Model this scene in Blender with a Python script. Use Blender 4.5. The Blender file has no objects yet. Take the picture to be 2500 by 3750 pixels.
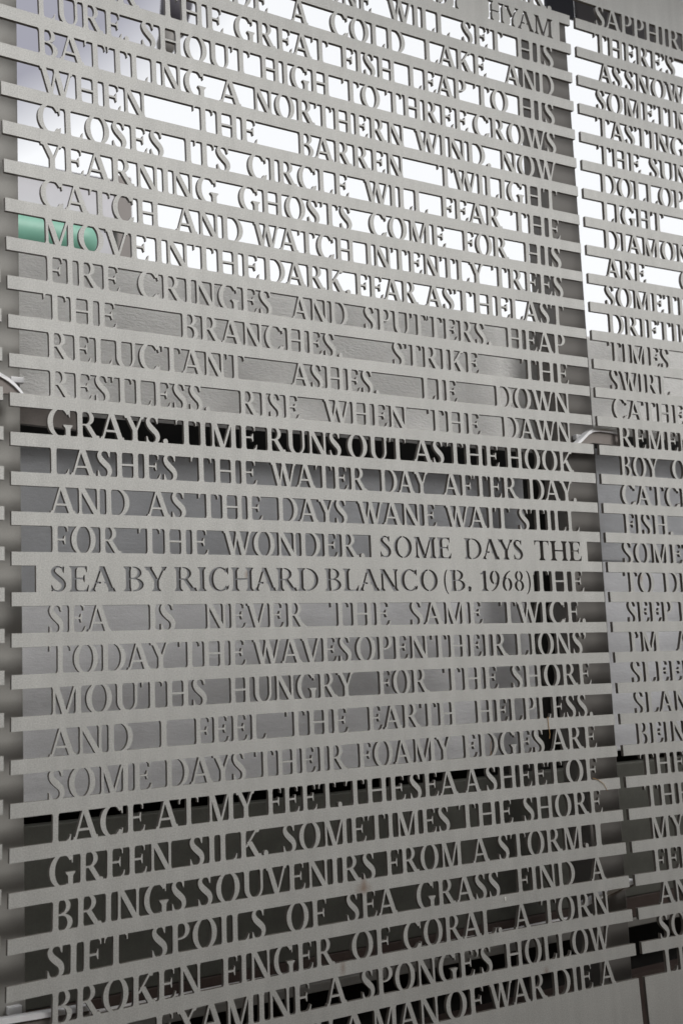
import bpy, bmesh, math, random
from mathutils import Vector, Matrix
from mathutils.geometry import delaunay_2d_cdt

random.seed(4)
R = math.radians
scene = bpy.context.scene
COL = scene.collection

# ----------------------------------------------------------------- camera
U = 0.1            # one text line pitch = 10 cm
H0 = 3.5           # height of v = 0 above the ground


def W(u, v, w=0.0):
    """panel units (u right, v up, w into the wall) -> world metres"""
    return Vector((u * U, w * U, v * U + H0))


cam_data = bpy.data.cameras.new('camera')
cam = bpy.data.objects.new('camera', cam_data)
COL.objects.link(cam)
scene.camera = cam
right = Vector((0.8390180389765797, -0.5424211071937931, -0.04275596733269301))
down = Vector((0.03478190827973777, 0.13188835167721547, -0.9906541684908448))
fwd = Vector((0.5429907449748242, 0.8296895836169855, 0.1295231473874791))
m = Matrix((right, -down, -fwd)).transposed().to_4x4()
m.translation = W(-9.452423705975754, -18.231474226635846, -29.171165774947465)
cam.matrix_world = m
cam_data.sensor_fit = 'VERTICAL'
cam_data.sensor_height = 36.0
cam_data.lens = 43.2885
cam_data.clip_start = 0.05
cam_data.clip_end = 500
cam_data.dof.use_dof = True
cam_data.dof.focus_distance = 3.5
cam_data.dof.aperture_fstop = 3.2

# ----------------------------------------------------------------- light
SUN_EL, SUN_AZ = 36.0, 155.0
world = bpy.data.worlds.new("World")
scene.world = world
world.use_nodes = True
nt = world.node_tree
nt.nodes.clear()
out = nt.nodes.new('ShaderNodeOutputWorld')
bg = nt.nodes.new('ShaderNodeBackground')
sky = nt.nodes.new('ShaderNodeTexSky')
sky.sky_type = 'NISHITA'
sky.sun_disc = False
sky.sun_elevation = R(SUN_EL)
sky.sun_rotation = R(SUN_AZ)
sky.air_density = 1.0
sky.dust_density = 4.0
hsv = nt.nodes.new('ShaderNodeHueSaturation')
hsv.inputs['Saturation'].default_value = 0.18
nt.links.new(sky.outputs[0], hsv.inputs['Color'])
# an overcast layer: bright cloud cover, with one heavier bank of cloud high on the left
tc = nt.nodes.new('ShaderNodeTexCoord')
dirn = nt.nodes.new('ShaderNodeVectorMath'); dirn.operation = 'DOT_PRODUCT'
dirn.inputs[1].default_value = Vector((0.05, 0.70, 0.71)).normalized()
nt.links.new(tc.outputs['Generated'], dirn.inputs[0])
noise = nt.nodes.new('ShaderNodeTexNoise')
noise.inputs['Scale'].default_value = 5.0
noise.inputs['Detail'].default_value = 4.0
nt.links.new(tc.outputs['Generated'], noise.inputs['Vector'])
madd = nt.nodes.new('ShaderNodeMath'); madd.operation = 'MULTIPLY_ADD'
madd.inputs[1].default_value = 0.012
nt.links.new(noise.outputs[0], madd.inputs[0])
nt.links.new(dirn.outputs['Value'], madd.inputs[2])
bank = nt.nodes.new('ShaderNodeMapRange')
bank.inputs['From Min'].default_value = 0.911
bank.inputs['From Max'].default_value = 0.934
nt.links.new(madd.outputs[0], bank.inputs['Value'])
mix = nt.nodes.new('ShaderNodeMix'); mix.data_type = 'RGBA'
nt.links.new(bank.outputs[0], mix.inputs['Factor'])
over = nt.nodes.new('ShaderNodeMix'); over.data_type = 'RGBA'
over.inputs['Factor'].default_value = 0.65
over.inputs['B'].default_value = (9.2, 9.32, 9.5, 1)
nt.links.new(hsv.outputs[0], over.inputs['A'])
nt.links.new(over.outputs['Result'], mix.inputs['A'])
mix.inputs['B'].default_value = (2.7, 2.7, 3.15, 1)
nt.links.new(mix.outputs['Result'], bg.inputs['Color'])
bg.inputs['Strength'].default_value = 0.12
nt.links.new(bg.outputs[0], out.inputs['Surface'])

sun_d = bpy.data.lights.new('sun', 'SUN')
sun_d.energy = 1.45
sun_d.angle = R(23)
sun_d.color = (1.0, 0.985, 0.955)
sun = bpy.data.objects.new('sun', sun_d)
COL.objects.link(sun)
# Nishita: rotation 0 = +Y, growing clockwise seen from above
sd = Vector((math.sin(R(SUN_AZ)) * math.cos(R(SUN_EL)), math.cos(R(SUN_AZ)) * math.cos(R(SUN_EL)), math.sin(R(SUN_EL))))
sun.rotation_euler = sd.to_track_quat('Z', 'Y').to_euler()
sun.location = (0, -5, 8)

vs = scene.view_settings
vs.view_transform = 'Standard'
vs.look = 'None'
vs.exposure = 0.21
vs.gamma = 1.0
vs.use_curve_mapping = False


# ----------------------------------------------------------------- materials
def mat(name, col, rough=0.6, metal=0.0, var=0.06, vscale=8.0, bump=0.0, bscale=300.0, grain=0.0, stretch=None, stain=None, spec=0.4, runs=(), streak=0.0):
    mt = bpy.data.materials.new(name)
    mt.use_nodes = True
    n = mt.node_tree.nodes
    l = mt.node_tree.links
    b = n['Principled BSDF']
    b.inputs['Roughness'].default_value = rough
    b.inputs['Metallic'].default_value = metal
    b.inputs['Specular IOR Level'].default_value = spec
    t = n.new('ShaderNodeTexCoord')
    vec = t.outputs['Object']
    if stretch:
        mp = n.new('ShaderNodeMapping')
        mp.inputs['Scale'].default_value = stretch
        l.new(vec, mp.inputs['Vector'])
        vec = mp.outputs[0]
    c = n.new('ShaderNodeTexNoise')
    c.inputs['Scale'].default_value = vscale
    c.inputs['Detail'].default_value = 6
    c.inputs['Roughness'].default_value = 0.65
    l.new(vec, c.inputs['Vector'])
    mr = n.new('ShaderNodeMapRange')
    mr.inputs['From Min'].default_value = 0.25
    mr.inputs['From Max'].default_value = 0.75
    mr.inputs['To Min'].default_value = 1 - var
    mr.inputs['To Max'].default_value = 1 + var
    l.new(c.outputs[0], mr.inputs['Value'])
    val = mr.outputs[0]
    if grain:
        g = n.new('ShaderNodeTexNoise')
        g.inputs['Scale'].default_value = 300.0
        g.inputs['Detail'].default_value = 3
        l.new(t.outputs['Object'], g.inputs['Vector'])
        gr = n.new('ShaderNodeMapRange')
        gr.inputs['From Min'].default_value = 0.3
        gr.inputs['From Max'].default_value = 0.7
        gr.inputs['To Min'].default_value = 1 - grain
        gr.inputs['To Max'].default_value = 1 + grain
        l.new(g.outputs[0], gr.inputs['Value'])
        mu = n.new('ShaderNodeMath'); mu.operation = 'MULTIPLY'
        l.new(val, mu.inputs[0]); l.new(gr.outputs[0], mu.inputs[1])
        val = mu.outputs[0]
    vm = n.new('ShaderNodeVectorMath'); vm.operation = 'SCALE'
    vm.inputs[0].default_value = col
    l.new(val, vm.inputs['Scale'])
    base = vm.outputs[0]
    if stain:
        # sparse rusty specks and runs, in the coating itself
        mp2 = n.new('ShaderNodeMapping')
        mp2.inputs['Scale'].default_value = (11, 11, 5)
        mp2.inputs['Location'].default_value = (0.37, 0, 0.8)
        l.new(t.outputs['Object'], mp2.inputs['Vector'])
        s = n.new('ShaderNodeTexNoise')
        s.inputs['Scale'].default_value = 2.4
        s.inputs['Detail'].default_value = 7
        s.inputs['Roughness'].default_value = 0.75
        l.new(mp2.outputs[0], s.inputs['Vector'])
        sr = n.new('ShaderNodeMapRange')
        sr.inputs['From Min'].default_value = 0.735
        sr.inputs['From Max'].default_value = 0.80
        sr.inputs['To Max'].default_value = 0.45
        l.new(s.outputs[0], sr.inputs['Value'])
        mx = n.new('ShaderNodeMix'); mx.data_type = 'RGBA'
        l.new(sr.outputs[0], mx.inputs['Factor'])
        l.new(base, mx.inputs['A'])
        mx.inputs['B'].default_value = (*stain, 1)
        base = mx.outputs['Result']
    for (su, sv, sr_, sz) in runs:
        mp3 = n.new('ShaderNodeMapping')
        mp3.vector_type = 'POINT'
        mp3.inputs['Location'].default_value = (-su / sr_, 0, -sv / sz)
        mp3.inputs['Scale'].default_value = (1 / sr_, 0, 1 / sz)
        l.new(t.outputs['Object'], mp3.inputs['Vector'])
        ln = n.new('ShaderNodeVectorMath'); ln.operation = 'LENGTH'
        l.new(mp3.outputs[0], ln.inputs[0])
        ds = n.new('ShaderNodeMath'); ds.operation = 'MULTIPLY_ADD'
        l.new(c.outputs[0], ds.inputs[0]); ds.inputs[1].default_value = 1.6
        l.new(ln.outputs['Value'], ds.inputs[2])
        fr = n.new('ShaderNodeMapRange')
        fr.inputs['From Min'].default_value = 1.9; fr.inputs['From Max'].default_value = 0.9
        fr.inputs['To Max'].default_value = 0.5
        l.new(ds.outputs[0], fr.inputs['Value'])
        mx = n.new('ShaderNodeMix'); mx.data_type = 'RGBA'
        l.new(fr.outputs[0], mx.inputs['Factor']); l.new(base, mx.inputs['A'])
        mx.inputs['B'].default_value = (*stain, 1)
        base = mx.outputs['Result']
    if streak:
        mp4 = n.new('ShaderNodeMapping')
        mp4.inputs['Scale'].default_value = (26, 26, 1.3)
        l.new(t.outputs['Object'], mp4.inputs['Vector'])
        ns = n.new('ShaderNodeTexNoise'); ns.inputs['Scale'].default_value = 1.0; ns.inputs['Detail'].default_value = 5
        l.new(mp4.outputs[0], ns.inputs['Vector'])
        ms = n.new('ShaderNodeMapRange')
        ms.inputs['From Min'].default_value = 0.3; ms.inputs['From Max'].default_value = 0.7
        ms.inputs['To Min'].default_value = 1 - streak; ms.inputs['To Max'].default_value = 1 + streak
        l.new(ns.outputs[0], ms.inputs['Value'])
        v2 = n.new('ShaderNodeVectorMath'); v2.operation = 'SCALE'
        l.new(base, v2.inputs[0]); l.new(ms.outputs[0], v2.inputs['Scale'])
        base = v2.outputs[0]
    l.new(base, b.inputs['Base Color'])
    if bump:
        bn = n.new('ShaderNodeTexNoise')
        bn.inputs['Scale'].default_value = bscale
        bn.inputs['Detail'].default_value = 4
        l.new(vec, bn.inputs['Vector'])
        bm_ = n.new('ShaderNodeBump')
        bm_.inputs['Strength'].default_value = bump
        bm_.inputs['Distance'].default_value = 0.004
        l.new(bn.outputs[0], bm_.inputs['Height'])
        l.new(bm_.outputs[0], b.inputs['Normal'])
    return mt


M_PANEL = mat('coated_metal', (0.495, 0.493, 0.473), rough=0.5, var=0.07, vscale=4.5, grain=0.18, bump=0.10, bscale=500, stain=(0.20, 0.10, 0.05), runs=[(-0.0152, 0.4398, 0.012, 0.028), (-0.0951, 0.228, 0.012, 0.03), (-0.0178, 0.4255, 0.03, 0.02), (0.6271, 0.1005, 0.012, 0.02), (-0.3484, 1.2902, 0.01, 0.014)], streak=0.06)
M_EDGE = mat('shaded_cut_edge', (0.145, 0.130, 0.115), rough=0.5, var=0.15, vscale=40)  # bare cut steel, darkened further for the shade inside the cut-outs
M_POST = mat('post_metal', (0.165, 0.156, 0.146), rough=0.55, var=0.05, vscale=4, grain=0.05)
M_POST_LIT = mat('lit_post_metal', (0.34, 0.33, 0.31), rough=0.55, var=0.05, vscale=4, grain=0.05)  # same steel as the other post, lightened for the stronger light on it
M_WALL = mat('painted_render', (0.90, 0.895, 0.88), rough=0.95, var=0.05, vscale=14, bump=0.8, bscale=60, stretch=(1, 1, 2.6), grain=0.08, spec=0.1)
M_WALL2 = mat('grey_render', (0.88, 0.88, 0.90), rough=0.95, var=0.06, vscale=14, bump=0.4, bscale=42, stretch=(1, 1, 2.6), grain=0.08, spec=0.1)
M_WALL4 = mat('shaded_grey_render', (0.68, 0.685, 0.71), rough=0.95, var=0.06, vscale=14, bump=0.4, bscale=42, stretch=(1, 1, 2.6), grain=0.08, spec=0.1)  # same wall as the left-hand lower panel, darkened to stand for weaker light
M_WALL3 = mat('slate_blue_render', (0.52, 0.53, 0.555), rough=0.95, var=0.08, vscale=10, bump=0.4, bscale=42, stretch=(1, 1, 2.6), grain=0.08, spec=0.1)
M_BASE = mat('olive_plinth_paint', (0.125, 0.125, 0.108), rough=0.7, var=0.12, vscale=20, grain=0.08)
M_BROWN = mat('brown_board', (0.085, 0.06, 0.052), rough=0.6, var=0.15, vscale=20, grain=0.08)
M_PIPE = mat('galvanised_pipe', (0.80, 0.77, 0.77), rough=0.35, metal=0.1, var=0.08, vscale=30)
M_LEDGE = mat('dark_ledge', (0.27, 0.26, 0.24), rough=0.7, var=0.1, vscale=25)
M_VOID = mat('unlit_cavity', (0.025, 0.024, 0.022), rough=0.9, var=0.1)  # near-black colour stands in for the missing light in the cavity
M_STEEL_LIT = mat('lit_steel', (0.92, 0.92, 0.94), rough=0.25, metal=0.0, var=0.05, vscale=40, spec=0.6)  # whitened so that straps and bolts look lit from above
M_DARK = mat('bracket_plate', (0.22, 0.195, 0.18), rough=0.6, var=0.08, vscale=30, grain=0.05)
M_BEAM = mat('dark_fascia', (0.085, 0.088, 0.11), rough=0.5, var=0.08, vscale=6)
M_SOFF = mat('violet_grey_soffit', (0.19, 0.18, 0.195), rough=0.6, var=0.08, vscale=6)
M_GREEN = mat('green_sheet', (0.17, 0.38, 0.29), rough=0.45, var=0.16, vscale=2.5, spec=0.5)
M_PALE = mat('pale_lilac_board', (0.52, 0.51, 0.54), rough=0.6, var=0.06, vscale=2)
M_BROWNP = mat('taupe_post', (0.22, 0.20, 0.19), rough=0.6, var=0.06, vscale=6)
M_LAMP = mat('charcoal_lamp', (0.055, 0.05, 0.062), rough=0.5, var=0.06, vscale=9)
M_GROUND = mat('paving', (0.15, 0.13, 0.10), rough=0.9, var=0.16, vscale=3, bump=0.3, bscale=60, grain=0.08)
M_SHADE_WALL = mat('shade_wall_paint', (0.11, 0.078, 0.045), rough=0.9, var=0.15, vscale=3)  # colour of the added shading wall, brown to warm its bounce
M_STRAW = mat('dry_straw', (0.50, 0.30, 0.13), rough=0.8, var=0.1, vscale=30)
M_SPECK = mat('paper_scrap', (0.85, 0.84, 0.80), rough=0.8, var=0.03)


# ----------------------------------------------------------------- helpers
def tag(o, label=None, cat=None, group=None, kind=None):
    if label: o['label'] = label
    if cat: o['category'] = cat
    if group: o['group'] = group
    if kind: o['kind'] = kind
    return o


def empty(name, loc, label, cat, group=None):
    o = bpy.data.objects.new(name, None)
    o.empty_display_size = 0.05
    o.location = loc
    COL.objects.link(o)
    return tag(o, label, cat, group)


def link_mesh(name, verts, faces, material, parent=None, origin=None, smooth=False):
    """verts in world metres; stored relative to the parent (or to origin)"""
    base = parent.location if parent is not None else (origin if origin is not None else Vector((0, 0, 0)))
    pp = parent.parent if parent is not None else None
    if pp is not None:
        base = base + pp.location
    me = bpy.data.meshes.new(name)
    me.from_pydata([tuple(Vector(v) - base) for v in verts], [], faces)
    me.materials.append(material)
    me.update()
    o = bpy.data.objects.new(name, me)
    COL.objects.link(o)
    if parent is not None:
        o.parent = parent
    else:
        o.location = base
    if smooth:
        for f in me.polygons: f.use_smooth = True
    return o


class MB:
    def __init__(s):
        s.bm = bmesh.new()

    def box(s, a, b, bevel=0.0):
        """axis aligned box between two world corners"""
        a, b = Vector(a), Vector(b)
        g = bmesh.ops.create_cube(s.bm, size=1)
        c, d = (a + b) / 2, b - a
        for v in g['verts']:
            v.co = Vector((v.co.x * abs(d.x), v.co.y * abs(d.y), v.co.z * abs(d.z))) + c
        if bevel:
            es = list({e for v in g['verts'] for e in v.link_edges})
            bmesh.ops.bevel(s.bm, geom=es, offset=bevel, segments=2, profile=0.5, affect='EDGES')
        return s

    def prism(s, pts, depth):
        """pts: list of world points in the panel plane, extruded along +Y by depth"""
        n = len(pts)
        f = [s.bm.verts.new(p) for p in pts]
        k = [s.bm.verts.new(Vector(p) + Vector((0, depth, 0))) for p in pts]
        s.bm.faces.new(f)
        s.bm.faces.new(k[::-1])
        for i in range(n):
            s.bm.faces.new((f[i], k[i], k[(i + 1) % n], f[(i + 1) % n]))
        return s

    def tube(s, pts, r, seg=12, taper=None):
        rings = []
        pts = [Vector(p) for p in pts]
        for i, p in enumerate(pts):
            d = (pts[min(i + 1, len(pts) - 1)] - pts[max(i - 1, 0)]).normalized()
            x = d.orthogonal().normalized() if i == 0 else (x - d * x.dot(d)).normalized()
            y = d.cross(x)
            rr = r if taper is None else taper[i]
            rings.append([s.bm.verts.new(p + (x * math.cos(t) + y * math.sin(t)) * rr) for t in [2 * math.pi * k / seg for k in range(seg)]])
        for a, b in zip(rings, rings[1:]):
            for k in range(seg):
                s.bm.faces.new((a[k], a[(k + 1) % seg], b[(k + 1) % seg], b[k]))
        s.bm.faces.new(rings[0][::-1]); s.bm.faces.new(rings[-1])
        return s

    def build(s, name, material, parent=None, origin=None, smooth=False):
        bmesh.ops.recalc_face_normals(s.bm, faces=s.bm.faces)
        s.bm.verts.index_update()
        vs_ = [v.co.copy() for v in s.bm.verts]
        fs_ = [[v.index for v in f.verts] for f in s.bm.faces]
        s.bm.free()
        return link_mesh(name, vs_, fs_, material, parent, origin, smooth)


# ----------------------------------------------------------------- lettering
# roman capitals as overlapping stroke polygons in a box of cap height 1
T = 0.20       # stem
TH = 0.085     # thin stroke
AR = 0.047     # serif / arm thickness


def stem(x, t=T, y0=0.0, y1=1.0, s0=0.085, s1=0.085):
    """vertical stem with bracketed serifs at the ends"""
    p = []
    if s0:
        p += [(x + t / 2, y0), (x - s0, y0), (x - s0, y0 + .03), (x - s0 * .72, y0 + .06), (x - s0 * .25, y0 + .095), (x, y0 + .16)]
    else:
        p += [(x + t / 2, y0), (x, y0)]
    if s1:
        p += [(x, y1 - .16), (x - s1 * .25, y1 - .095), (x - s1 * .72, y1 - .06), (x - s1, y1 - .03), (x - s1, y1)]
        p += [(x + t / 2, y1), (x + t + s1, y1), (x + t + s1, y1 - .03), (x + t + s1 * .72, y1 - .06), (x + t + s1 * .25, y1 - .095), (x + t, y1 - .16)]
    else:
        p += [(x, y1), (x + t / 2, y1), (x + t, y1)]
    if s0:
        p += [(x + t, y0 + .16), (x + t + s0 * .25, y0 + .095), (x + t + s0 * .72, y0 + .06), (x + t + s0, y0 + .03), (x + t + s0, y0)]
    else:
        p += [(x + t, y0)]
    return [p[::-1]]


def rect(x0, y0, x1, y1):
    return [[(x0, y0), (x1, y0), (x1, y1), (x0, y1)]]


def diag(x0, y0, x1, y1, t):
    """slanted stroke, t measured horizontally; x = left edge"""
    return [[(x0, y0), (x0 + t, y0), (x1 + t, y1), (x1, y1)]]


def flare(x, t, y, s=0.085):
    d = 1 if y < .5 else -1
    return [[(x - s, y), (x + t + s, y), (x + t + s, y + d * .03), (x + t + s * .3, y + d * .085), (x + t, y + d * .15), (x, y + d * .15), (x - s * .3, y + d * .085), (x - s, y + d * .03)]]


def ring(cx, cy, rx, ry, t0, tt, a0=0, a1=360, n=30, sh=0.0):
    """elliptic stroke: t0 side thickness, tt thickness at top and bottom, sh shifts the counter"""
    out_ = []
    k = max(3, int(n * (a1 - a0) / 360))
    P = []
    for i in range(k + 1):
        a = R(a0 + (a1 - a0) * i / k)
        c, s = math.cos(a), math.sin(a)
        P.append(((cx + rx * c, cy + ry * s), (cx + sh + (rx - t0) * c, cy + (ry - tt) * s)))
    for (o0, i0), (o1, i1) in zip(P, P[1:]):
        out_.append([i0, o0, o1, i1])
    return out_


def path(pts, n=6):
    """stroke of varying width along a Catmull-Rom line; pts = (x, y, width)"""
    Q = [pts[0]] + list(pts) + [pts[-1]]
    S = []
    for i in range(1, len(Q) - 2):
        for k in range(n):
            t = k / n
            S.append(tuple(.5 * ((2 * Q[i][j]) + (-Q[i - 1][j] + Q[i + 1][j]) * t + (2 * Q[i - 1][j] - 5 * Q[i][j] + 4 * Q[i + 1][j] - Q[i + 2][j]) * t * t + (-Q[i - 1][j] + 3 * Q[i][j] - 3 * Q[i + 1][j] + Q[i + 2][j]) * t ** 3) for j in range(3)))
    S.append(pts[-1])
    L = []
    for i, (x, y, w) in enumerate(S):
        a, b = S[max(i - 1, 0)], S[min(i + 1, len(S) - 1)]
        dx, dy = b[0] - a[0], b[1] - a[1]
        h = math.hypot(dx, dy) or 1
        L.append(((x - dy / h * w / 2, y + dx / h * w / 2), (x + dy / h * w / 2, y - dx / h * w / 2)))
    return [[a[0], a[1], b[1], b[0]] for a, b in zip(L, L[1:])]


def arm_top(x0, x1):
    return rect(x0, 1 - AR, x1, 1) + [[(x1 - .14, 1), (x1 - .14, 1 - AR), (x1 - .045, .87), (x1 - .03, .765), (x1 + .0, .765), (x1 + .005, 1)][::-1]]


def arm_bot(x0, x1):
    return rect(x0, 0, x1, AR) + [[(x1 - .17, 0), (x1 + .0, 0), (x1 + .045, .255), (x1 + .015, .255), (x1 - .05, .125), (x1 - .17, AR)]]


def arm_mid(x0, x1, y=.485):
    return rect(x0, y, x1, y + .062) + [[(x1 - .05, y + .01), (x1, y - .115), (x1 + .03, y - .115), (x1 + .03, y + .175), (x1, y + .175), (x1 - .05, y + .052)]]


def dot(x, y=.125, r=.105):
    return (rect(x - .075, -.02, x + .075, y) if y < .5 else []) + [[(x + r * math.cos(k * math.pi / 5), y + r * math.sin(k * math.pi / 5)) for k in range(10)]]


SP = [(.535, .77, .05), (.485, .905, .055), (.35, .968, .065), (.20, .925, .11), (.135, .795, .17), (.205, .65, .2), (.36, .515, .21), (.505, .385, .2), (.55, .235, .18), (.475, .085, .115), (.315, .03, .065), (.16, .075, .055), (.085, .225, .045)]


def glyph(c):
    """(polygons, right ink edge, left bearing, right bearing)"""
    g = []
    if c == 'I': g = stem(0); w = T
    elif c == 'L': g = stem(0) + arm_bot(.1, .66); w = .70
    elif c == 'E': g = stem(0) + arm_top(.1, .62) + arm_bot(.1, .66) + arm_mid(.1, .50); w = .70
    elif c == 'F': g = stem(0) + arm_top(.1, .62) + arm_mid(.1, .49, .46); w = .63
    elif c == 'H': g = stem(0) + stem(.68) + rect(.1, .475, .75, .545); w = .88
    elif c == 'T':
        g = stem(.335, s1=.03) + arm_top(.4, .87)
        g += rect(0, 1 - AR, .5, 1) + [[(-.005, 1), (0.0, .765), (.03, .765), (.045, .87), (.14, 1 - AR), (.14, 1)]]; w = .87
    elif c == 'A':
        g = diag(0.02, 0, .375, 1.0, TH) + diag(.74, 0, .335, 1.0, .215) + rect(.15, .315, .72, .385) + flare(.02, TH, 0, .08) + flare(.74, .215, 0, .05)
        w = .955
    elif c == 'V':
        g = diag(.36, 0, 0, 1, .215) + diag(.42, 0, .79, 1, TH) + flare(0, .215, 1, .05) + flare(.79, TH, 1, .07); w = .875
    elif c == 'W':
        g = diag(.315, 0, 0, 1, .2) + diag(.36, 0, .585, 1, TH) + diag(.80, 0, .505, 1, .2) + diag(.86, 0, 1.175, 1, TH)
        g += flare(0, .2, 1, .06) + flare(1.175, TH, 1, .07); w = 1.26
    elif c == 'X':
        g = diag(.62, 0, 0.02, 1, .215) + diag(.0, 0, .66, 1, TH) + flare(.62, .215, 0, .06) + flare(.02, .215, 1, .06) + flare(0, TH, 0, .07) + flare(.66, TH, 1, .07); w = .84
    elif c == 'Y':
        g = stem(.325, y1=.5, s1=0) + diag(.325, .43, 0, 1, .2) + diag(.44, .43, .71, 1, TH) + flare(0, .2, 1, .06) + flare(.71, TH, 1, .07); w = .80
    elif c == 'N':
        g = stem(0, .105, s1=.05) + stem(.72, .105) + diag(.63, 0, -.03, 1, .22); w = .83
    elif c == 'M':
        g = stem(.03, .095) + stem(.88, T) + diag(.40, 0, .03, 1, .2) + diag(.47, 0, .84, 1, .09); w = 1.08
    elif c == 'U':
        g = stem(0, y0=.32, s0=0) + stem(.70, .105, y0=.32, s0=0)
        P = []
        for i in range(13):
            a = math.pi + math.pi * i / 12
            P.append(((.4025 + .4025 * math.cos(a), .36 + .375 * math.sin(a)), (.45 + .25 * math.cos(a), .36 + .305 * math.sin(a))))
        g += [[a[0], b[0], b[1], a[1]] for a, b in zip(P, P[1:])]; w = .805
    elif c == 'O':
        g = ring(.5, .5, .5, .515, .205, .06, n=36); w = 1.0
    elif c == 'Q':
        g = ring(.5, .5, .5, .515, .205, .06, n=36) + diag(.85, -.2, .45, .08, .2); w = 1.05
    elif c == 'C':
        g = ring(.5, .5, .5, .515, .19, .06, 38, 322, n=34, sh=.02)
        g += [[(.80, .93), (.875, .70), (.905, .70), (.905, 1.0), (.87, 1.0), (.84, .955), (.74, .98)][::-1]]
        g += [[(.78, .10), (.80, .03), (.905, .10), (.925, .25), (.895, .25), (.85, .165)]]; w = .92
    elif c == 'G':
        g = ring(.5, .5, .5, .515, .19, .06, 38, 300, n=34, sh=.02)
        g += [[(.80, .93), (.86, .70), (.89, .70), (.89, 1.0), (.86, 1.0), (.83, .955), (.74, .98)][::-1]]
        g += stem(.715, .185, y0=.03, y1=.44, s0=0, s1=.09); w = .97
    elif c == 'D':
        g = stem(0) + ring(.40, .5, .56, .5, .2, .055, -90, 90, n=34) + rect(.1, 1 - .055, .42, 1) + rect(.1, 0, .42, .055); w = .96
    elif c == 'B':
        g = stem(0) + ring(.31, .755, .33, .245, .165, .05, -90, 90, n=26) + ring(.33, .27, .395, .27, .19, .055, -90, 90, n=26)
        g += rect(.1, .95, .33, 1) + rect(.1, .49, .34, .54) + rect(.1, 0, .35, .055); w = .725
    elif c == 'P':
        g = stem(0) + ring(.31, .725, .375, .275, .18, .05, -90, 90, n=28) + rect(.1, .95, .33, 1) + rect(.1, .45, .33, .50); w = .685
    elif c == 'R':
        g = stem(0) + ring(.31, .735, .36, .265, .175, .05, -90, 90, n=28) + rect(.1, .95, .33, 1) + rect(.1, .47, .36, .525)
        g += diag(.66, 0, .29, .50, .21) + flare(.66, .21, 0, .05); w = .88
    elif c == 'K':
        g = stem(0) + diag(.16, .40, .67, 1, .10) + diag(.64, 0, .25, .57, .225) + flare(.67, .1, 1, .07) + flare(.64, .225, 0, .05); w = .88
    elif c == 'S':
        g = path(SP) + [[(.50, .98), (.505, .90), (.53, .735), (.56, .735), (.575, .98)]] + [[(.06, .02), (.13, .02), (.125, .1), (.095, .27), (.062, .27)]]; w = .645
        g = [[(x - .06, y) for x, y in p] for p in g]; w = .585
    elif c == 'Z':
        g = diag(.0, .03, .50, .97, .22) + arm_top(.05, .05) + rect(.03, 1 - AR, .7, 1) + arm_bot(.02, .72); w = .76
    elif c == '.': g = dot(.105); w = .21
    elif c == ',': g = dot(.105, .14) + [[(.06, .0), (.21, .10), (.19, -.05), (.08, -.16), (.03, -.17), (.08, -.06)]]; w = .21
    elif c == "'": g = dot(.085, .9, .085) + [[(.06, .84), (.17, .88), (.155, .78), (.075, .67), (.03, .66), (.075, .76)]]; w = .17
    elif c == '1': g = stem(.14, .16, s1=0, y1=.98) + [[(0, .84), (.03, .80), (.16, .84), (.3, .98), (.27, 1.0), (.14, .93)]]; w = .36
    elif c == '9':
        g = ring(.26, .66, .26, .34, .14, .05, n=28) + path([(.45, .62, .13), (.40, .36, .12), (.27, .14, .08), (.08, .0, .035)]); w = .52
    elif c == '6':
        g = ring(.26, .33, .26, .335, .14, .05, n=28) + path([(.07, .38, .13), (.13, .64, .12), (.26, .86, .08), (.45, 1.0, .035)]); w = .52
    elif c == '8':
        g = ring(.25, .745, .21, .255, .115, .05, n=26) + ring(.25, .27, .25, .275, .13, .055, n=26); w = .5
    elif c == '(': g = path([(.24, 1.05, .03), (.11, .85, .07), (.05, .45, .095), (.11, .05, .07), (.24, -.16, .03)]); w = .25
    elif c == ')': g = path([(.01, 1.05, .03), (.14, .85, .07), (.20, .45, .095), (.14, .05, .07), (.01, -.16, .03)]); w = .25
    sb = {'A': .03, 'V': .03, 'W': .04, 'Y': .03, 'T': .045, 'O': .07, 'C': .07, 'G': .07, 'Q': .07, 'S': .085, 'X': .03, '.': .06, ',': .06, "'": .04}
    lb = sb.get(c, .135 if c in 'BDEFHIKLMNPRUZ' else .06)
    rb = {'D': .065, 'P': .05, 'R': .035, 'K': .035, 'B': .07, 'E': .065, 'F': .06, 'L': .05, 'Z': .06, 'G': .085}.get(c, sb.get(c, lb))
    if c == 'H' or c == 'I' or c == 'M' or c == 'N' or c == 'U':
        rb = .135
    return g, w, lb, rb


# solid bridges that keep the counters in place where letters are cut out of solid sheet
BRIDGE = {'A': [(.40, .29, .52, .41)], 'O': [(.47, .9, .53, 1.1), (.47, -.1, .53, .1)], 'D': [(.30, .9, .36, 1.1), (.30, -.1, .36, .1)],
          'B': [(.22, .9, .28, 1.1), (.22, -.1, .28, .1)], 'R': [(.22, .9, .28, 1.1)], 'P': [(.22, .9, .28, 1.1)],
          '9': [(.23, .9, .29, 1.1), (.20, .25, .26, .38)], '6': [(.23, -.1, .29, .1), (.26, .6, .32, .7)], '8': [(.22, .9, .28, 1.1), (.22, -.1, .28, .1)]}


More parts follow.
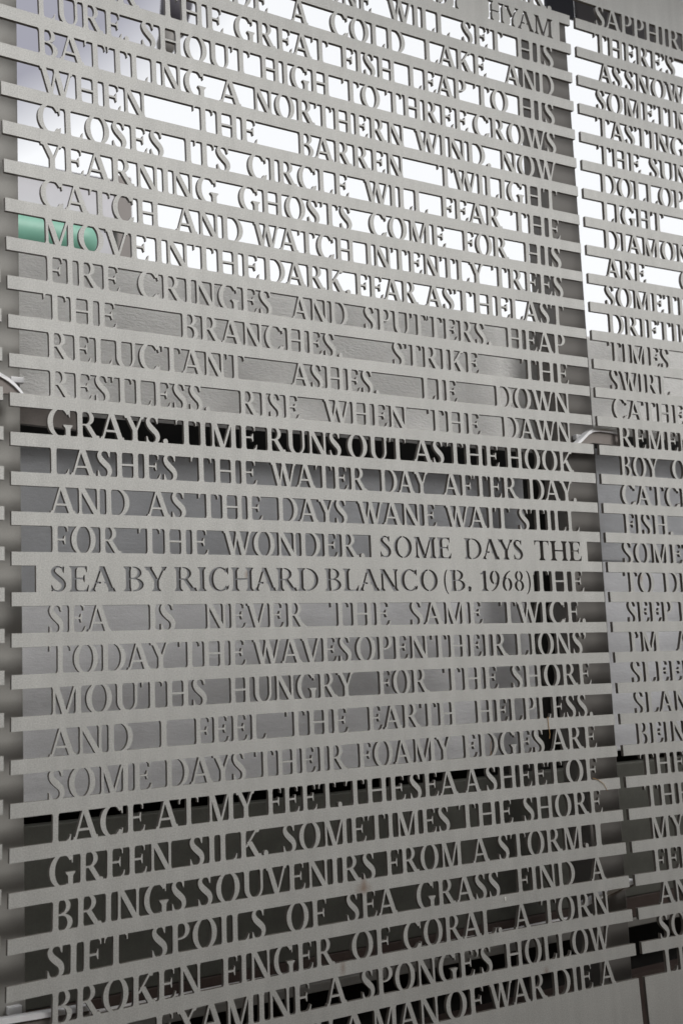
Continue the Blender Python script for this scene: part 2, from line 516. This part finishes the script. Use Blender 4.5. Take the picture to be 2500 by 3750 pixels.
def clip_range(polys, ya, yb):
    lo, hi = 9e9, -9e9
    for p in polys:
        for (x0, y0), (x1, y1) in zip(p, p[1:] + p[:1]):
            a, b = (y0, y1) if y0 <= y1 else (y1, y0)
            if b < ya or a > yb: continue
            for y in (max(a, ya), min(b, yb)):
                x = x0 if y0 == y1 else x0 + (x1 - x0) * (y - y0) / (y1 - y0)
                lo = min(lo, x); hi = max(hi, x)
            if y0 == y1:
                lo = min(lo, x0, x1); hi = max(hi, x0, x1)
    return lo, hi


def set_word(word, u0, u1, vbase, cap, vis=(.075, .925), nat=0.90):
    """place a word's letter polygons between u0 and u1; returns polygons, bridges"""
    pen = 0.0
    polys, bridges = [], []
    for i, c in enumerate(word):
        g, w, lb, rb = glyph(c)
        if i: pen += lb
        polys += [[(x + pen, y) for x, y in p] for p in g]
        bridges += [(a + pen, b, c_ + pen, d) for a, b, c_, d in BRIDGE.get(c, [])]
        pen += w + rb
    lo, hi = clip_range(polys, *vis)
    k = (u1 - u0) / (hi - lo) if u1 is not None else cap * nat
    fx = lambda x: u0 + (x - lo) * k
    fy = lambda y: vbase + y * cap
    return ([[(fx(x), fy(y)) for x, y in p] for p in polys],
            [[(fx(a), fy(b)), (fx(c), fy(b)), (fx(c), fy(d)), (fx(a), fy(d))] for a, b, c, d in bridges], k / cap)


def ccw(p):
    a = sum(x0 * y1 - x1 * y0 for (x0, y0), (x1, y1) in zip(p, p[1:] + p[:1]))
    return p if a > 0 else p[::-1]


GAP = 0.660        # height of the open band between two bars
BAR = 1 - GAP
ES = 0.072         # share of a capital swallowed by the bars above and below
THICK = 0.112     # sheet thickness in pitches


WARP = [(0,0,-0.02765,0.03734),(0,1,-0.00782,-0.25969),(0,2,0.00314,-0.07259),(0,3,0.00037,0.14574),(0,4,0.00018,-0.00496),(1,0,-0.21681,0.00011),(1,1,-0.05464,0.00221),(1,2,0.14597,-0.00799),(1,3,-0.00482,-0.01775),(2,0,0.00476,-0.01519),(2,1,-0.01183,0.1107),(2,2,-0.01739,-0.00109),(3,0,0.10828,0.00265),(3,1,-0.00094,-0.01335),(4,0,-0.01301,-8e-05)]  # polynomial terms that shape the sheets like a pincushion lens image


def lens_warp(u, v):
    """slight smooth in-plane warp, bending the sheets to imitate pincushion lens distortion"""
    a, b = u / 10 - 1, v / 10 + 1.5
    du = sum(c * a ** i * b ** j for i, j, c, d in WARP)
    dv = sum(d * a ** i * b ** j for i, j, c, d in WARP)
    return u + du, v + dv


def sheet(tris, pts, seam=(), dv=0.0, thick=THICK):
    """extrude a 2D triangulation into a sheet; edges lying on a seam get no side wall"""
    verts, faces = [], []
    n = len(pts)
    wp = [lens_warp(u, v + dv) for u, v in pts]
    for u, v in wp: verts.append(W(u, v, 0))
    for u, v in wp: verts.append(W(u, v, thick))
    edges = {}
    for t in tris:
        a, b, c = t
        if (pts[b][0] - pts[a][0]) * (pts[c][1] - pts[a][1]) - (pts[c][0] - pts[a][0]) * (pts[b][1] - pts[a][1]) < 0:
            b, c = c, b
        faces.append((a, b, c)); faces.append((a + n, c + n, b + n))
        for e in ((a, b), (b, c), (c, a)):
            edges[e] = edges.get(e, 0) + 1
    for (a, b) in edges:
        if (b, a) in edges: continue
        if any(abs(pts[a][1] - s) < 1e-4 and abs(pts[b][1] - s) < 1e-4 for s in seam): continue
        faces.append((a, a + n, b + n, b))
    # drop unused vertices
    used = sorted({i for f in faces for i in f})
    mp = {i: k for k, i in enumerate(used)}
    return [verts[i] for i in used], [tuple(mp[i] for i in f) for f in faces]


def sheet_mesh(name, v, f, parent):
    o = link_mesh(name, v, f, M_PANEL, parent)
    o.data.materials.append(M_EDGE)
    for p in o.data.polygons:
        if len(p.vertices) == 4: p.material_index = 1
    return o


def cells(u0, u1, v0, v1, step=1.0):
    n = max(1, int(math.ceil((u1 - u0) / step)))
    xs = [u0 + (u1 - u0) * i / n for i in range(n + 1)]
    return [[(a, v0), (b, v0), (b, v1), (a, v1)] for a, b in zip(xs, xs[1:])]


def make_bar(parent, k, u0, u1, dv=0.0, height=BAR, name='bar'):
    n = max(1, int(math.ceil((u1 - u0) / 0.8)))
    xs = [u0 + (u1 - u0) * i / n for i in range(n + 1)]
    pts = [(x, -k - height) for x in xs] + [(x, -k) for x in xs]
    tris = []
    for i in range(n):
        a, b, c, d = i, i + 1, n + 2 + i, n + 1 + i
        tris += [(a, b, c), (a, c, d)]
    v, f = sheet(tris, pts, dv=dv)
    return sheet_mesh(name, v, f, parent)


KS = []


def make_line(parent, k, words, u0, u1, dv=0.0, solids=(), label=None):
    """one line of text below bar k: raised words join the bars, '~' words are cut out of solid sheet"""
    top, bot = -k - BAR, -k - 1.0
    cap_p = GAP / (1 - 2 * ES)
    polys, kinds = [], []
    for word, a, b in words:
        if word[0] == '~':
            pl, br, s = set_word(word[1:], a, b, bot + .008, GAP - .016, vis=(0, 1))
            polys += pl; kinds += ['cut'] * len(pl)
            polys += br; kinds += ['bridge'] * len(br)
        else:
            pl, br, s = set_word(word, a, b, bot - ES * cap_p, cap_p)
            polys += pl; kinds += ['ink'] * len(pl)
            if b is not None: KS.append(s)
    for a, b in solids:
        c = cells(a, b, bot, top)
        polys += c; kinds += ['solid'] * len(c)
    us = [p[0] for q in polys for p in q]
    band = cells(min(us) - .3, max(us) + .3, bot, top, 1.6)
    strip = cells(u0, u1, bot - BAR, bot, 0.8)
    polys += strip; kinds += ['strip'] * len(strip)
    polys += band; kinds += ['band'] * len(band)
    verts, faces = [], []
    for p in polys:
        p = ccw(p)
        faces.append(list(range(len(verts), len(verts) + len(p))))
        verts += [Vector(q) for q in p]
    ov, oe, of, _, _, ofo = delaunay_2d_cdt(verts, [], faces, 1, 1e-5, True)
    tris = []
    for f, o in zip(of, ofo):
        ks = {kinds[i] for i in o}
        if 'strip' in ks and 'cut' not in ks:
            tris.append(tuple(f)); continue
        if 'band' not in ks: continue
        if 'ink' in ks or ('solid' in ks and ('cut' not in ks or 'bridge' in ks)):
            tris.append(tuple(f))
    v, f = sheet(tris, [(p.x, p.y) for p in ov], seam=(top,), dv=dv)
    o = sheet_mesh('text_line', v, f, parent)
    if label: o['label'] = label
    return o


MAIN=[(-5,[('RIVER.',15.337,19.075)]),
 (-4,[('~BY',13.987,15.194),('~HYAM',16.243,19.079)]),
 (-3,[('SOMEONE',7.561,11.574),('WILL',12.201,14.626),('SET',15.162,16.851),('HIS',17.466,19.057)]),
 (-2,[('BESIDE',4.934,7.873),('A',8.674,9.249),('COLD',10.048,12.797),('LAKE',13.598,16.085),('AND',16.887,19.028)]),
 (-1,[('HEAR',1.15,3.84),('THE',4.374,6.386),('GREAT',6.761,9.919),('FISH',10.398,12.356),('LEAP',12.913,15.196),('TO',15.558,16.958),('HIS',17.42,18.996)]),
 (0,[('LURE.',1.027,3.496),('SHOUT',3.873,7.208),('HIGH',7.566,9.897),('TO',10.396,11.744),('THREE',12.001,15.207),('CROWS',15.455,18.994)]),
 (1,[('BATTLING',1.002,5.744),('A',6.18,6.859),('NORTHERN',7.294,12.604),('WIND.',13.059,16.093),('NOW',16.556,18.929)]),
 (2,[('WHEN',1.006,3.883),('THE',5.32,7.341),('BARREN',8.748,12.518),('TWILIGHT',13.895,18.923)]),
 (3,[('CLOSES',0.903,4.377),('ITS',5.026,6.417),('CIRCLE',6.996,10.444),('WILL',11.037,13.416),('FEAR',13.99,16.454),('THE',16.897,18.983)]),
 (4,[('YEARNING',0.944,6.002),('GHOSTS',6.668,10.496),('COME',11.155,14.072),('FOR',14.789,16.668),('HIS',17.373,18.955)]),
 (5,[('CATCH',0.909,4.151),('AND',4.664,6.735),('WATCH',7.109,10.513),('INTENTLY',10.991,15.545),('TREES',15.95,18.968)]),
 (6,[('MOVE',0.979,3.822),('IN',4.029,4.985),('THE',5.168,7.225),('DARK.',7.412,10.343),('FEAR',10.56,12.87),('AS',13.177,14.278),('THE',14.35,16.602),('LAST',16.66,18.93)]),
 (7,[('FIRE',0.995,2.971),('CRINGES',3.488,7.592),('AND',8.276,10.193),('SPUTTERS.',10.824,15.741),('HEAP',16.405,18.914)]),
 (8,[('THE',0.897,2.852),('BRANCHES.',4.721,9.947),('STRIKE',11.829,15.173),('THE',16.972,18.981)]),
 (9,[('RELUCTANT',0.985,6.621),('ASHES.',8.165,11.225),('LIE',12.879,14.228),('DOWN',15.783,18.923)]),
 (10,[('RESTLESS.',0.998,5.495),('RISE',6.434,8.367),('WHEN',9.215,12.205),('THE',13.038,15.095),('DAWN',16.028,18.9)]),
 (11,[('GRAYS.',0.929,4.21),('TIME',4.45,6.933),('RUNS',7.245,9.742),('OUT',9.986,12.098),('AS',12.402,13.546),('THE',13.685,15.766),('HOOK',16.096,18.947)]),
 (12,[('LASHES',0.982,4.452),('THE',4.863,6.893),('WATER',7.346,10.613),('DAY',11.116,12.869),('AFTER',13.479,16.479),('DAY.',16.951,18.979)]),
 (13,[('AND',0.967,3.071),('AS',3.56,4.679),('THE',5.06,7.037),('DAYS',7.53,9.862),('WANE',10.247,13.138),('WAIT',13.507,16.057),('STILL',16.46,19.02)]),
 (14,[('FOR',0.99,2.832),('THE',3.315,5.324),('WONDER.',5.784,10.415),('~SOME',10.972,13.628),('~DAYS',14.151,16.508),('~THE',17.001,19.027)]),
 (15,[('~SEA',0.967,2.651),('~BY',2.874,4.08),('~RICHARD',4.291,8.77),('~BLANCO',9.0,13.039),('~(B.',13.273,14.334),('~1968)',14.702,16.753),('THE',16.879,19.032)]),
 (16,[('SEA',0.92,2.519),('IS',3.557,4.299),('NEVER',5.2,8.314),('THE',9.16,11.228),('SAME',12.005,14.721),('TWICE.',15.454,18.991)]),
 (17,[('TODAY',0.917,4.114),('THE',4.395,6.376),('WAVES',6.604,9.794),('OPEN',9.973,12.535),('THEIR',12.699,15.634),("LIONS'",16.001,18.947)]),
 (18,[('MOUTHS',0.978,5.161),('HUNGRY',5.854,9.825),('FOR',10.709,12.506),('THE',13.099,15.17),('SHORE',15.745,19.031)]),
 (19,[('AND',0.92,3.072),('I',3.811,4.024),('FEEL',4.804,6.937),('THE',7.568,9.595),('EARTH',10.288,13.442),('HELPLESS.',14.243,18.981)]),
 (20,[('SOME',0.913,3.58),('DAYS',3.963,6.268),('THEIR',6.575,9.487),('FOAMY',9.898,13.201),('EDGES',13.69,16.837),('ARE',17.131,19.045)]),
 (21,[('LACE',0.995,3.381),('AT',3.666,4.853),('MY',5.15,6.498),('FEET,',6.897,9.262),('THE',9.407,11.443),('SEA',11.613,13.351),('A',13.629,14.211),('SHEET',14.443,17.48),('OF',17.639,18.964)]),
 (22,[('GREEN',0.947,4.103),('SILK.',4.596,6.88),('SOMETIMES',7.342,12.967),('THE',13.332,15.373),('SHORE',15.817,19.05)]),
 (23,[('BRINGS',1.02,4.475),('SOUVENIRS',4.81,10.269),('FROM',10.66,13.335),('A',13.738,14.368),('STORM,',14.735,18.334),('I',18.629,18.926)]),
 (24,[('SIFT',0.933,2.915),('SPOILS',3.55,6.738),('OF',7.378,8.612),('SEA',9.277,10.957),('GRASS',11.635,14.671),('FIND',15.367,17.66),('A',18.332,18.945)]),
 (25,[('BROKEN',1.05,4.864),('FINGER',5.468,8.829),('OF',9.384,10.653),('CORAL,',11.109,14.646),('A',15.159,15.743),('TORN',16.217,18.936)]),
 (26,[('COMB,',1.073,3.138),('EXAMINE',3.639,8.046),('A',8.522,9.163),("SPONGE'S",9.666,14.193),('HOLLOW',14.723,18.861)]),
 (27,[('SPONGES',1.098,5.462),('WATCH',5.768,8.705),('A',8.989,9.777),('MAN',9.99,12.172),('OF',12.441,13.778),('WAR',14.019,16.183),('DIE',16.457,18.014),('A',18.341,18.957)])]
RIGHT=[(-5,[('SAPPHIRE',21.149,None)]),
 (-4,[("THERE'S",21.042,25.014)]),
 (-3,[('AS',21.188,22.292),('SNOW',22.505,None)]),
 (-2,[('SOMETIMES',21.046,None)]),
 (-1,[('TASTING',20.98,None)]),
 (0,[('THE',20.977,23.009),('SUN',23.497,None)]),
 (1,[('DOLLOPS',21.056,None)]),
 (2,[('LIGHT',21.067,24.011)]),
 (3,[('DIAMOND',21.07,None)]),
 (4,[('ARE',21.058,22.951),('CUT',24.684,None)]),
 (5,[('SOMETIMES',20.966,None)]),
 (6,[('DRIFTING',21.026,None)]),
 (7,[('TIMES',20.942,23.885)]),
 (8,[('SWIRL',20.957,23.774)]),
 (9,[('CATHEDRAL',20.97,None)]),
 (10,[('REMEMBER',21.133,None)]),
 (11,[('BOY',21.139,22.88),('ON',23.573,None)]),
 (12,[('CATCH',21.072,None)]),
 (13,[('FISH.',21.129,23.378)]),
 (14,[('SOMETIMES',20.961,None)]),
 (15,[('TO',20.916,22.255),('DIE',22.776,None)]),
 (16,[('SEEP',20.968,23.034),('IN',23.403,None)]),
 (17,[("I'M",20.954,22.261),('A',23.105,None)]),
 (18,[('SLEEP',20.923,None)]),
 (19,[('SLANT',20.932,None)]),
 (20,[('BEING',20.9,None)]),
 (21,[('THE',20.894,None)]),
 (22,[('THE',20.958,None)]),
 (23,[('MY',21.128,None)]),
 (24,[('FEET',21.108,None)]),
 (25,[('AND',21.156,None)]),
 (26,[('SO',21.029,None)]),
 (27,[('LIGHT',21.128,None)])]

# ----------------------------------------------------------------- the setting
g = MB()
g.bm.faces.new([g.bm.verts.new(p) for p in ((-40, -40, 0), (60, -40, 0), (60, 60, 0), (-40, 60, 0))])
o = g.build('ground', M_GROUND)
tag(o, 'dark grey paved ground in front of the metal text screen', 'ground', kind='structure')

# ----------------------------------------------------------------- wall behind the screen
# upper board of the wall: top edge level with the tenth row, bottom edge above the GRAYS row
WD, WL = 2.6, 4.3
ub = MB().box(W(-14, -10.69, WD), W(20.8, -6.35, WD + 1.0), 0.006).build('wall', M_WALL, origin=W(3, -10.7, WD))
tag(ub, 'upper pale rendered wall panel behind the middle rows of the wide text screen, bright sky above it', 'wall')
ubr = MB().box(W(20.83, -9.75, WD), W(34, -6.35, WD + 1.0), 0.006).build('wall', M_WALL, origin=W(27, -9.7, WD))
tag(ubr, 'pale rendered wall panel behind TIMES, SWIRL and CATHEDRAL on the right-hand screen', 'wall')
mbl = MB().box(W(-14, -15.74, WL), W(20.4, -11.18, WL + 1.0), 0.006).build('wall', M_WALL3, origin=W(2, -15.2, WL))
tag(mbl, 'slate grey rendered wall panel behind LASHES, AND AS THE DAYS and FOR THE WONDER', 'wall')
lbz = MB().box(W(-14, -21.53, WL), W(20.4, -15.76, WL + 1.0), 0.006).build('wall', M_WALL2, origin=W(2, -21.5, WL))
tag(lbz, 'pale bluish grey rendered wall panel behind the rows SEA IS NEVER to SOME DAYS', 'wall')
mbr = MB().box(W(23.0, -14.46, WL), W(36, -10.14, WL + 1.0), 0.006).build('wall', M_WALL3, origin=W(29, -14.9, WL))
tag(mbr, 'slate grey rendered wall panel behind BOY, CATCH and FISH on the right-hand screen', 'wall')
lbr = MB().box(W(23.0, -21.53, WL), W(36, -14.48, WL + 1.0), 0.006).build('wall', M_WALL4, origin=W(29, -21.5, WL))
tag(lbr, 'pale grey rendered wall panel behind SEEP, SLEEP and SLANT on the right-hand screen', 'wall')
bk = MB().box(W(-14, -35, 6.0), W(34, -6.7, 6.6)).build('wall', M_VOID, origin=W(10, -35, 6))
tag(bk, 'near-black sheet standing in for the unlit cavity, showing as dark slots between the wall panels behind the letters', 'wall')

# plinth below the wall
pl = empty('plinth', W(10, -35, 4.4), 'dark olive plinth with brown board and grey ledge behind the lowest rows of text', 'plinth')
MB().box(W(-14, -26.79, 4.32), W(36, -21.99, 4.9), 0.004).build('olive_board', M_BASE, pl)
MB().box(W(-14, -27.54, 4.34), W(36, -26.80, 4.9), 0.004).build('brown_board', M_BROWN, pl)
MB().box(W(-14, -27.82, 4.2), W(36, -27.55, 4.9), 0.003).build('ledge', M_LEDGE, pl)
MB().box(W(-14, -35, 4.6), W(36, -29.6, 5.2)).build('footing', M_BROWN, pl)
o = MB().tube([W(-14, -27.13, 4.1), W(10, -27.09, 4.1), W(21.5, -27.07, 4.1)], 0.0062, 12).build('pipe', M_PIPE, origin=W(10, -27.1, 4.1), smooth=True)
tag(o, 'thin pale metal pipe running along the brown board behind the BROKEN FINGER row', 'pipe')

# ----------------------------------------------------------------- posts
def post(u0, u1, top, label, M_POST=M_POST):
    p = empty('support_post', W((u0 + u1) / 2, -35, 1.5), label, 'post', 'square posts behind the screen joints')
    MB().box(W(u0, -34.9, 1.0), W(u1, top, 2.12), 0.004).build('shaft', M_POST, p)
    MB().box(W(u0 - .3, -35, .7), W(u1 + .3, -34.85, 2.4), 0.002).build('base_plate', M_POST, p)
    return p
post(-0.75, 0.66, 4.95, 'grey square post behind the left ends of the bars, at the left picture edge', M_POST_LIT)
post(19.40, 20.82, 4.95, 'grey square post behind the joint between the wide and the right-hand text screens')

# ----------------------------------------------------------------- far things above the wall
bm_ = empty('canopy_beam', W(27, 6.8, 4), 'dark blue grey canopy edge behind the SAPPHIRE row in the top right corner', 'canopy')
MB().box(W(24.5, 6.95, 4.0), W(40, 16, 4.15), 0.01).build('soffit', M_SOFF, bm_)
MB().box(W(22.9, 7.25, 4.03), W(24.48, 16, 4.2), 0.01).build('fascia', M_BEAM, bm_)
MB().box(W(-25, 16.02, -17.0), W(40, 17, 4.7), 0.01).build('shade_slab', M_BEAM, bm_)  # unseen slab, added to shade the top rows of the screen

ki = empty('kiosk', W(13, -35, 31), 'pale kiosk with rolled green blind and taupe post behind CATCH and MOVE', 'kiosk')
MB().box(W(4, 5.95, 30.0), W(15.6, 8.15, 31.0)).build('roof_board', M_PALE, ki)
MB().box(W(4, 8.16, 29.6), W(15.7, 8.35, 31.2)).build('roof_trim', M_LAMP, ki)
MB().tube([W(u, 4.72, 30.2) for u in (4, 8, 12, 13.6, 14.1, 14.4, 14.55)], .125, 28, [.125, .125, .125, .125, .118, .09, .03]).build('green_roll', M_GREEN, ki, smooth=True)
MB().box(W(4, -35, 30.6), W(14.55, 5.94, 30.9)).build('back_panel', M_PALE, ki)
MB().box(W(14.57, -35, 30.3), W(15.6, 5.94, 30.6)).build('pale_panel', M_PALE, ki)
MB().box(W(15.72, -35, 30.0), W(16.65, 8.9, 31.0), 0.01).build('post', M_BROWNP, ki)

sl = empty('street_lamp', W(7.2, -35, 31), 'dark drooping lamp head beyond the screen, behind THE and SHOUT at the top', 'street lamp')
MB().tube([W(7.2, -35, 31), W(7.2, 24, 31)], 0.06, 14, [0.07, 0.045]).build('pole', M_LAMP, sl, smooth=True)
MB().tube([W(7.2, 23.9, 31), W(9, 26.5, 31), W(13, 27, 31), W(17.5, 25.8, 31), W(20.2, 22.6, 31)], 0.03, 12).build('arm', M_LAMP, sl, smooth=True)
MB().tube([W(20.4, 22.9, 31), W(20.35, 22.0, 31), W(20.1, 20.4, 31), W(19.75, 18.6, 31)], .1, 18, [0.05, 0.085, 0.092, 0.075]).build('lamp_head', M_LAMP, sl, smooth=True)
MB().tube([W(19.75, 18.62, 31), W(19.35, 17.6, 31), W(19.15, 16.95, 31)], .1, 16, [0.062, 0.055, 0.03]).build('lamp_glass', M_POST, sl, smooth=True)

# ----------------------------------------------------------------- text panels
MAIN_U1 = 19.90
panel = empty('text_panel', W(10, -28.4, 0), 'wide grey metal screen of poem rows filling most of the view', 'metal screen', 'cut metal text screens')
SOLID = {-5: [(5, 18.98)], -4: [(5, 19.402)], 14: [(10.648, 19.288)], 15: [(0.598, 16.873)]}
make_bar(panel, -5, 0.0, MAIN_U1)
for k in range(-5, 28):
    words = [w for r, ws in MAIN if r == k for w in ws]
    lab = {-4: 'line with BY HYAM cut out of the solid sheet', 14: 'line half raised letters, half cut out of solid sheet',
           15: 'line with the poet name cut out of solid sheet'}.get(k)
    if k == -5:
        make_line(panel, k, words, 0.0, MAIN_U1, solids=[(5, 16.9)])
    else:
        make_line(panel, k, words, 0.0, MAIN_U1, solids=SOLID.get(k, ()), label=lab)
make_bar(panel, 28 + BAR, 0.0, MAIN_U1, height=4.5, name='bottom_sheet')

RU0, RU1 = 20.17, 31.0
rp = empty('text_panel', W(25, -28.4, 0), 'right-hand grey metal screen whose top rows begin SAPPHIRE and THERE\'S', 'metal screen', 'cut metal text screens')
for r, ws in RIGHT:
    make_line(rp, r, ws, RU0, RU1, solids=[(30.2, RU1)])
make_bar(rp, 28 + BAR, RU0, RU1, height=4.5, name='bottom_sheet')
make_bar(rp, -5, RU0, RU1, name='bar')
make_bar(rp, -5 - 4.66, RU0, RU1, height=4.66, name='top_sheet')

lp = empty('text_panel', W(-3, -28.4, 0), 'left-hand grey metal screen of which only bar ends show at the left picture edge', 'metal screen', 'cut metal text screens')
for k in range(-4, 29):
    make_bar(lp, k, -7.0, -0.17, dv=0.12)
mb = MB().box(W(-7.3, -32, 0), W(-7.0, 5, THICK)).build('edge_strip', M_PANEL, lp)

# ----------------------------------------------------------------- brackets
def bracket(name_label, dark, rims, bolts, extra=()):
    b = empty('bracket', W(*dark[0]), name_label, 'bracket', 'steel brackets at the screen joints')
    w0 = dark[0][2]
    MB().prism([W(*p) for p in dark], 0.012).build('plate', M_DARK, b)
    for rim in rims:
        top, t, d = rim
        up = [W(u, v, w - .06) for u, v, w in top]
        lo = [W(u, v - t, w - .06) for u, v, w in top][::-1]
        MB().prism(up + lo, d).build('strap', M_STEEL_LIT, b)
    for (u, v, w, du, dv_, dw) in bolts:
        MB().box(W(u, v, w), W(u + du, v + dv_, w + dw), 0.0015).build('bolt', M_STEEL_LIT, b)
    for pts, dep in extra:
        MB().prism([W(*p) for p in pts], dep).build('backing_plate', M_DARK, b)
    return b

bracket('bent steel bracket with bright rim between DAWN and REMEMBER, at the joint of two screens',
        [(19.227, -11.079, 0.27), (19.544, -10.873, 0.27), (19.852, -10.647, 0.27), (20.024, -10.56, 0.27), (20.306, -10.521, 0.27), (20.753, -10.527, 0.27), (21.137, -10.556, 0.27), (21.225, -10.588, 0.27), (21.189, -10.951, 0.27), (20.039, -10.932, 0.27), (19.225, -11.097, 0.27)],
        [([(19.13, -11.067, 0.27), (19.46, -10.832, 0.27), (19.797, -10.567, 0.27), (19.995, -10.468, 0.27), (20.315, -10.426, 0.27), (20.762, -10.432, 0.27), (21.147, -10.461, 0.27), (21.257, -10.529, 0.27)], .11, 0.03)],
        [(19.780, -10.722, 0.80, 0.414, 0.170, 0.18)])
bracket('curved steel bracket arm with bright rim at the left picture edge beside RESTLESS',
        [(-0.645, -10.438, 0.27), (-0.104, -10.577, 0.27), (0.101, -10.682, 0.27), (0.272, -10.812, 0.27), (0.389, -10.948, 0.27), (0.389, -10.983, 0.27), (-0.648, -11.075, 0.27)],
        [([(-0.645, -10.369, 0.27), (-0.104, -10.508, 0.27), (0.101, -10.613, 0.27), (0.273, -10.743, 0.27), (0.39, -10.864, 0.27), (0.472, -10.968, 0.27)], .10, 0.03)],
        [(0.358, -10.570, 0.80, 0.338, 0.152, 0.18)],
        [([(0.70, -11.02, 1.25), (2.35, -11.02, 1.25), (2.35, -11.58, 1.25), (0.70, -11.52, 1.25)], 0.02)])
bracket('straight steel bracket arm with bright edge in the bottom left corner beside BROKEN',
        [(-0.778, -25.914, 0.27), (-0.21, -25.94, 0.27), (0.996, -25.976, 0.27), (1.98, -26.008, 0.27), (1.974, -26.39, 0.27), (-0.78, -26.301, 0.27)],
        [([(-0.777, -25.813, 0.27), (-0.21, -25.826, 0.27), (0.997, -25.859, 0.27), (1.982, -25.889, 0.27)], .12, 0.03)],
        [(0.167, -25.929, 0.80, 0.328, 0.194, 0.18)])
bracket('sloping pale steel bracket wedge beside TORN at the lower right joint',
        [(18.257, -25.725, 0.27), (19.159, -25.552, 0.27), (20.433, -25.367, 0.27), (20.424, -25.452, 0.27), (19.147, -25.676, 0.27), (18.246, -25.839, 0.27)],
        [([(18.263, -25.659, 0.27), (19.168, -25.461, 0.27), (19.847, -25.328, 0.27), (20.447, -25.232, 0.27)], .12, 0.03)],
        [(20.308, -25.484, 0.40, 0.248, 0.237, 0.30)])

# ----------------------------------------------------------------- small things caught on the screen
def straw(pts, r, label):
    o = MB().tube([W(*p) for p in pts], r, 6).build('straw', M_STRAW, origin=W(*pts[0]))
    tag(o, label, 'straw', 'dry stalks caught in the screen')
straw([(16.946, -19.856, -0.02), (16.958, -20.108, -0.02), (16.990, -20.403, -0.02), (16.956, -20.526, -0.02)], 0.0011, 'rust coloured dry stalk hanging over ARE below HELPLESS')
straw([(18.668, -21.864, -0.02), (18.922, -21.944, -0.02), (19.147, -22.099, -0.02), (19.271, -22.306, -0.02)], 0.0008, 'pale curved dry stalk caught on the bar below the word OF')
straw([(14.585, -20.858, -0.02), (14.590, -20.657, -0.02), (14.626, -20.457, -0.02)], 0.0007, 'thin dry stalk standing on the bar under the word EDGES')
o = MB().box(W((14.827, -25.074)[0] - .03, (14.827, -25.074)[1] - .055, -.02), W((14.827, -25.074)[0] + .03, (14.827, -25.074)[1] + .055, -.003), .001).build('paper_scrap', M_SPECK, origin=W((14.827, -25.074)[0], (14.827, -25.074)[1], 0))
tag(o, 'tiny white scrap stuck to the bar below SEA GRASS', 'scrap')

# unseen wall added behind the viewer to shade the lower part of the screen
o = MB().box((-9, -3.85, 0), (12, -3.55, 3.94), 0.01).build('shade_wall', M_SHADE_WALL, origin=Vector((0, -3.7, 0)))
tag(o, 'dark brown wall added out of view to shade the lower part of the metal screen', 'wall')
print('KS mean', sum(KS) / len(KS), min(KS), max(KS))
